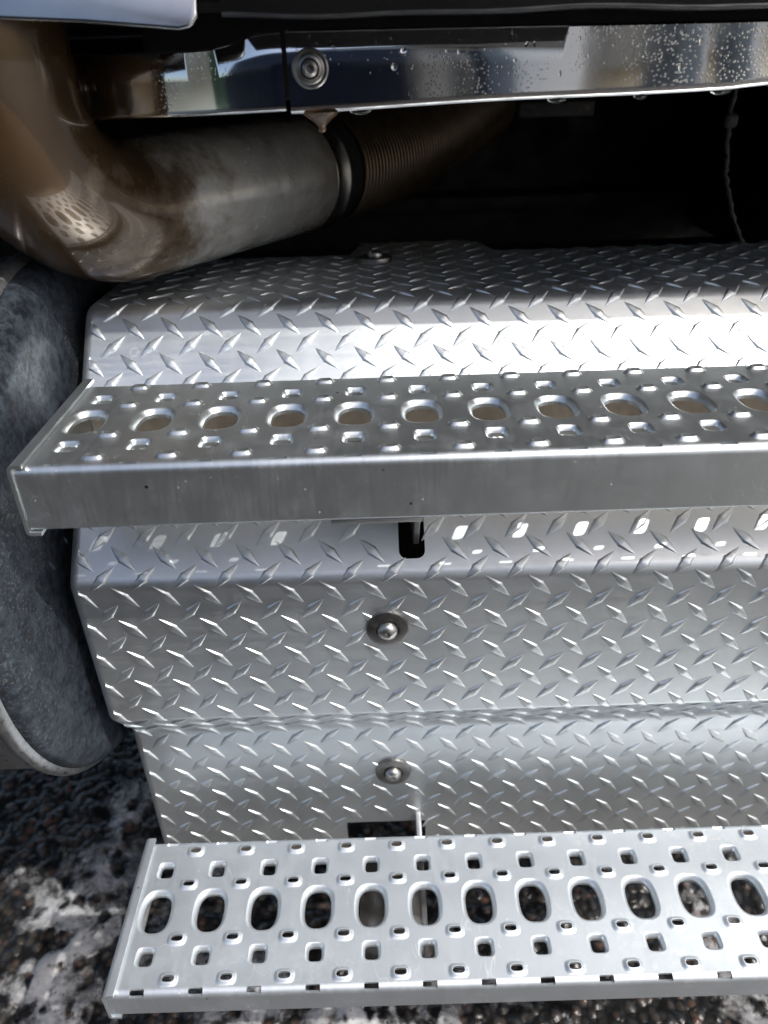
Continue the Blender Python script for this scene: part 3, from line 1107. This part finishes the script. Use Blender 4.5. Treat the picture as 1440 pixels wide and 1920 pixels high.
# ------------------------------------------------------------------ cab underside, chassis and what hangs there
def build_dark():
    root = empty('truck_cab', (8, 20, 5), 'glossy wet black underside and sill of the truck cab above the trim', 'truck cab')
    sp = Profile([(34, 5.02), (1.25, 5.02), (.72, 4.97), (.55, 5.35), (.55, 60), (34, 60)], [.05, .12, .12, .5], 8)
    sts = sorted(set([0, sp.len]+sp.breaks))
    xs = list(np.linspace(2.6, 40, 120))
    xs = [2.6+ (40-2.6)*(i/120)**1.6 for i in range(121)]
    vs_, fs = [], []
    for x in xs:
        for s in sts:
            p, tg, n = sp.at(s)
            w = .02*math.sin(x*1.1)+.012*math.sin(x*2.7+1) if p[1] < 7 else 0
            vs_.append((x, p[0], p[1]+w-.012*(min(x, 14)-3)))
    m = len(sts)
    for i in range(len(xs)-1):
        for j in range(m-1):
            fs.append((i*m+j, i*m+j+1, (i+1)*m+j+1, (i+1)*m+j))
    fs.append(tuple(range(m)))
    mesh('sill', vs_, fs, M_BLACK, root, True, None, None, 50)
    box('floor', (-40, 1.75, 5.15), (40, 60, 6.0), M_MATTE, root, .05)
    box('rear_body', (-40, 2.6, 6.0), (2.5, 60, 60), M_MATTE, root, .1)
    box('trim_carrier', (.9, 3.4, 3.95), (16, 3.7, 5.3), M_MATTE, root, .03)
    r = empty('chassis_rail', (6, 14, -18), 'black chassis frame in the dark cavity behind the tread plate', 'chassis')
    box('rail_web', (-40, 15.0, -6), (40, 15.4, 5.1), M_MATTE, r, .05)  # rail web enlarged into a back wall to keep light out of the cavity
    box('rail_flange', (-40, 13.6, .4), (40, 15.0, .8), M_MATTE, r, .05)
    box('rail_flange', (-40, 13.8, 4.2), (40, 15.0, 4.5), M_MATTE, r, .05)
    box('crossmember', (14.5, 8.5, -.5), (15.0, 15, 5.1), M_MATTE, r, .05)
    box('added_dark_box', (0.0, 3.4, -9.2), (15, 12, -.2), M_MATTE, r, .05)  # added black box: keeps the plate's slots dark and blocks light from behind
    g = box('mounting_bracket', (8.1, 11.2, 3.0), (10.0, 11.3, 3.35), M_HOSE, None, .04, (9, 11.2, 3.0))
    tag(g, 'small bluish grey bracket glinting in the dark under the trim strip', 'bracket')
    # frayed cable
    pts = [(11.95, 7.5, 3.9), (11.93, 7.5, 3.2), (12.0, 7.5, 2.5), (12.05, 7.48, 2.1), (12.2, 7.45, 1.6), (12.45, 7.4, 1.0), (12.75, 7.3, .45), (13.1, 7.2, -.2)]
    P = [Vector(p) for p in pts]
    fine = []
    for i in range(len(P)-1):
        for k in range(8):
            t = k/8
            fine.append(tuple(P[i].lerp(P[i+1], t)+Vector((random.gauss(0, .006), random.gauss(0, .006), 0))))
    c = empty('hanging_cable', (12, 7.5, .4), 'dirty grey frayed cable hanging in the dark cavity at the right', 'cable')
    tube('strand', fine, [.042+.018*math.sin(i*1.7) for i in range(len(fine))], M_HOSE, c, 10)
    tube('strand', [(x+.03*math.sin(z*9), y+.04*math.cos(z*9), z) for x, y, z in fine], .03, M_HOSE, c, 8)
    box('knot', (11.83, 7.4, 2.95), (12.1, 7.6, 3.25), M_HOSE, c, .09, None, 3)
    # the bright folded panel in front of the pipe
    p = empty('heat_shield_panel', (.5, .7, 4.9), 'bright folded metal panel edge crossing the top left corner', 'panel')
    ex = [( -12, 5.42), (-.2, 5.06), (.9, 4.99), (2.05, 4.88), (2.20, 4.90), (2.30, 5.02), (2.32, 5.3), (2.25, 8), (-12, 8)]
    import bmesh
    bm = bmesh.new()
    f = bm.faces.new([bm.verts.new((x, .70+(z-4.9)*.42, z)) for x, z in ex])
    rr = bmesh.ops.extrude_face_region(bm, geom=[f])
    for v in rr['geom']:
        if isinstance(v, bmesh.types.BMVert):
            v.co.y += .12
    bmesh.ops.recalc_face_normals(bm, faces=bm.faces[:])
    bmesh.ops.bevel(bm, geom=[e for e in bm.edges], offset=.045, segments=3, profile=.5, affect='EDGES')
    bm.verts.index_update()
    mesh('sheet', [tuple(v.co) for v in bm.verts], [[v.index for v in q.verts] for q in bm.faces], M_PANEL, p, True, None, None, 40)
    bm.free()
    box('edge_lip', (-12, 1.12, 5.46), (1.9, 1.45, 5.52), M_PANEL, p, .02)
build_dark()

# ------------------------------------------------------------------ what the polished trim mirrors, standing behind the camera
def build_mirrored():
    navy = mat_simple('navy_paint', (.010, .013, .028), 0.0, .25, .2, 3, .05)
    tyre = mat_simple('tyre_rubber', (.02, .02, .02), 0.0, .7, .2, 20, .1)
    pale = mat_simple('pale_cladding', (.42, .39, .33), 0.0, .6, .1, 2, .1)
    white = mat_simple('white_paint', (.84, .84, .82), 0.0, .5, .05, 2, .05)
    glass = mat_simple('dark_glass', (.03, .035, .04), 0.0, .08, .1, 2, .0)
    green = mat_simple('hedge_leaves', (.05, .085, .03), 0.0, .8, .5, 12, .6)
    v = empty('added_box_truck', (-8, -150, -18), 'added dark navy box truck, out of view, mirrored in the left half of the trim strip', 'truck')  # added behind the camera to give the trim a dark reflection
    box('cargo_box', (-110, -175, -5), (14, -125, 66), navy, v, .8)
    box('chassis', (-110, -172, -11), (14, -128, -5.2), tyre, v, .4)
    for x in (-50, -38, 4):
        lathe('wheel', [(3, -1), (9, -1), (11.5, -.3), (12, 1.5), (12, 6), (11, 7.5)], (x, -124.5, -6), (0, -1, 0), tyre, v, 40)
    b = empty('pale_building', (18, -200, -18), 'pale low building with white posts mirrored in the right half of the trim strip', 'building')
    def lb(name, x0, x1, y0, y1, z0, z1, m):
        return box(name, (18+x0, -200+y0, z0), (18+x1, -200+y1, z1), m, b, .4)
    lb('wall', 0, 420, -40, 0, -18, 120, pale)
    for x0, x1 in ((44, 90), (205, 214), (300, 330)):
        lb('post', x0, x1, .3, 9, -18, 116, white)
    for x0, x1 in ((22, 42), (93, 200), (217, 296), (334, 400)):
        lb('door', x0, x1, .3, 1.5, -18, 92, glass)
    lb('canopy', -4, 424, .3, 40, 116.5, 122, white)
    b.rotation_euler = (0, 0, math.radians(-57))
    import bmesh
    bm = bmesh.new()
    bmesh.ops.create_grid(bm, x_segments=60, y_segments=14, size=1)
    vs_, fs = [], []
    for q in bm.verts:
        x = -320+(q.co.x+1)*150; t = (q.co.y+1)*.5
        a = math.pi*t
        w = 1+.25*vnoise(np.array([x*.11]), np.array([t*6]), 3)[0]
        vs_.append((x, -300+22*math.cos(a)*w, -18+52*math.sin(a)*w))
    bm.verts.index_update()
    fs = [[q.index for q in f.verts] for f in bm.faces]
    bm.free()
    tag(mesh('hedge', vs_, fs, green, None, True, None, (-170, -300, -18)), 'clipped green hedge mirrored in the curved trim end piece', 'hedge')
build_mirrored()
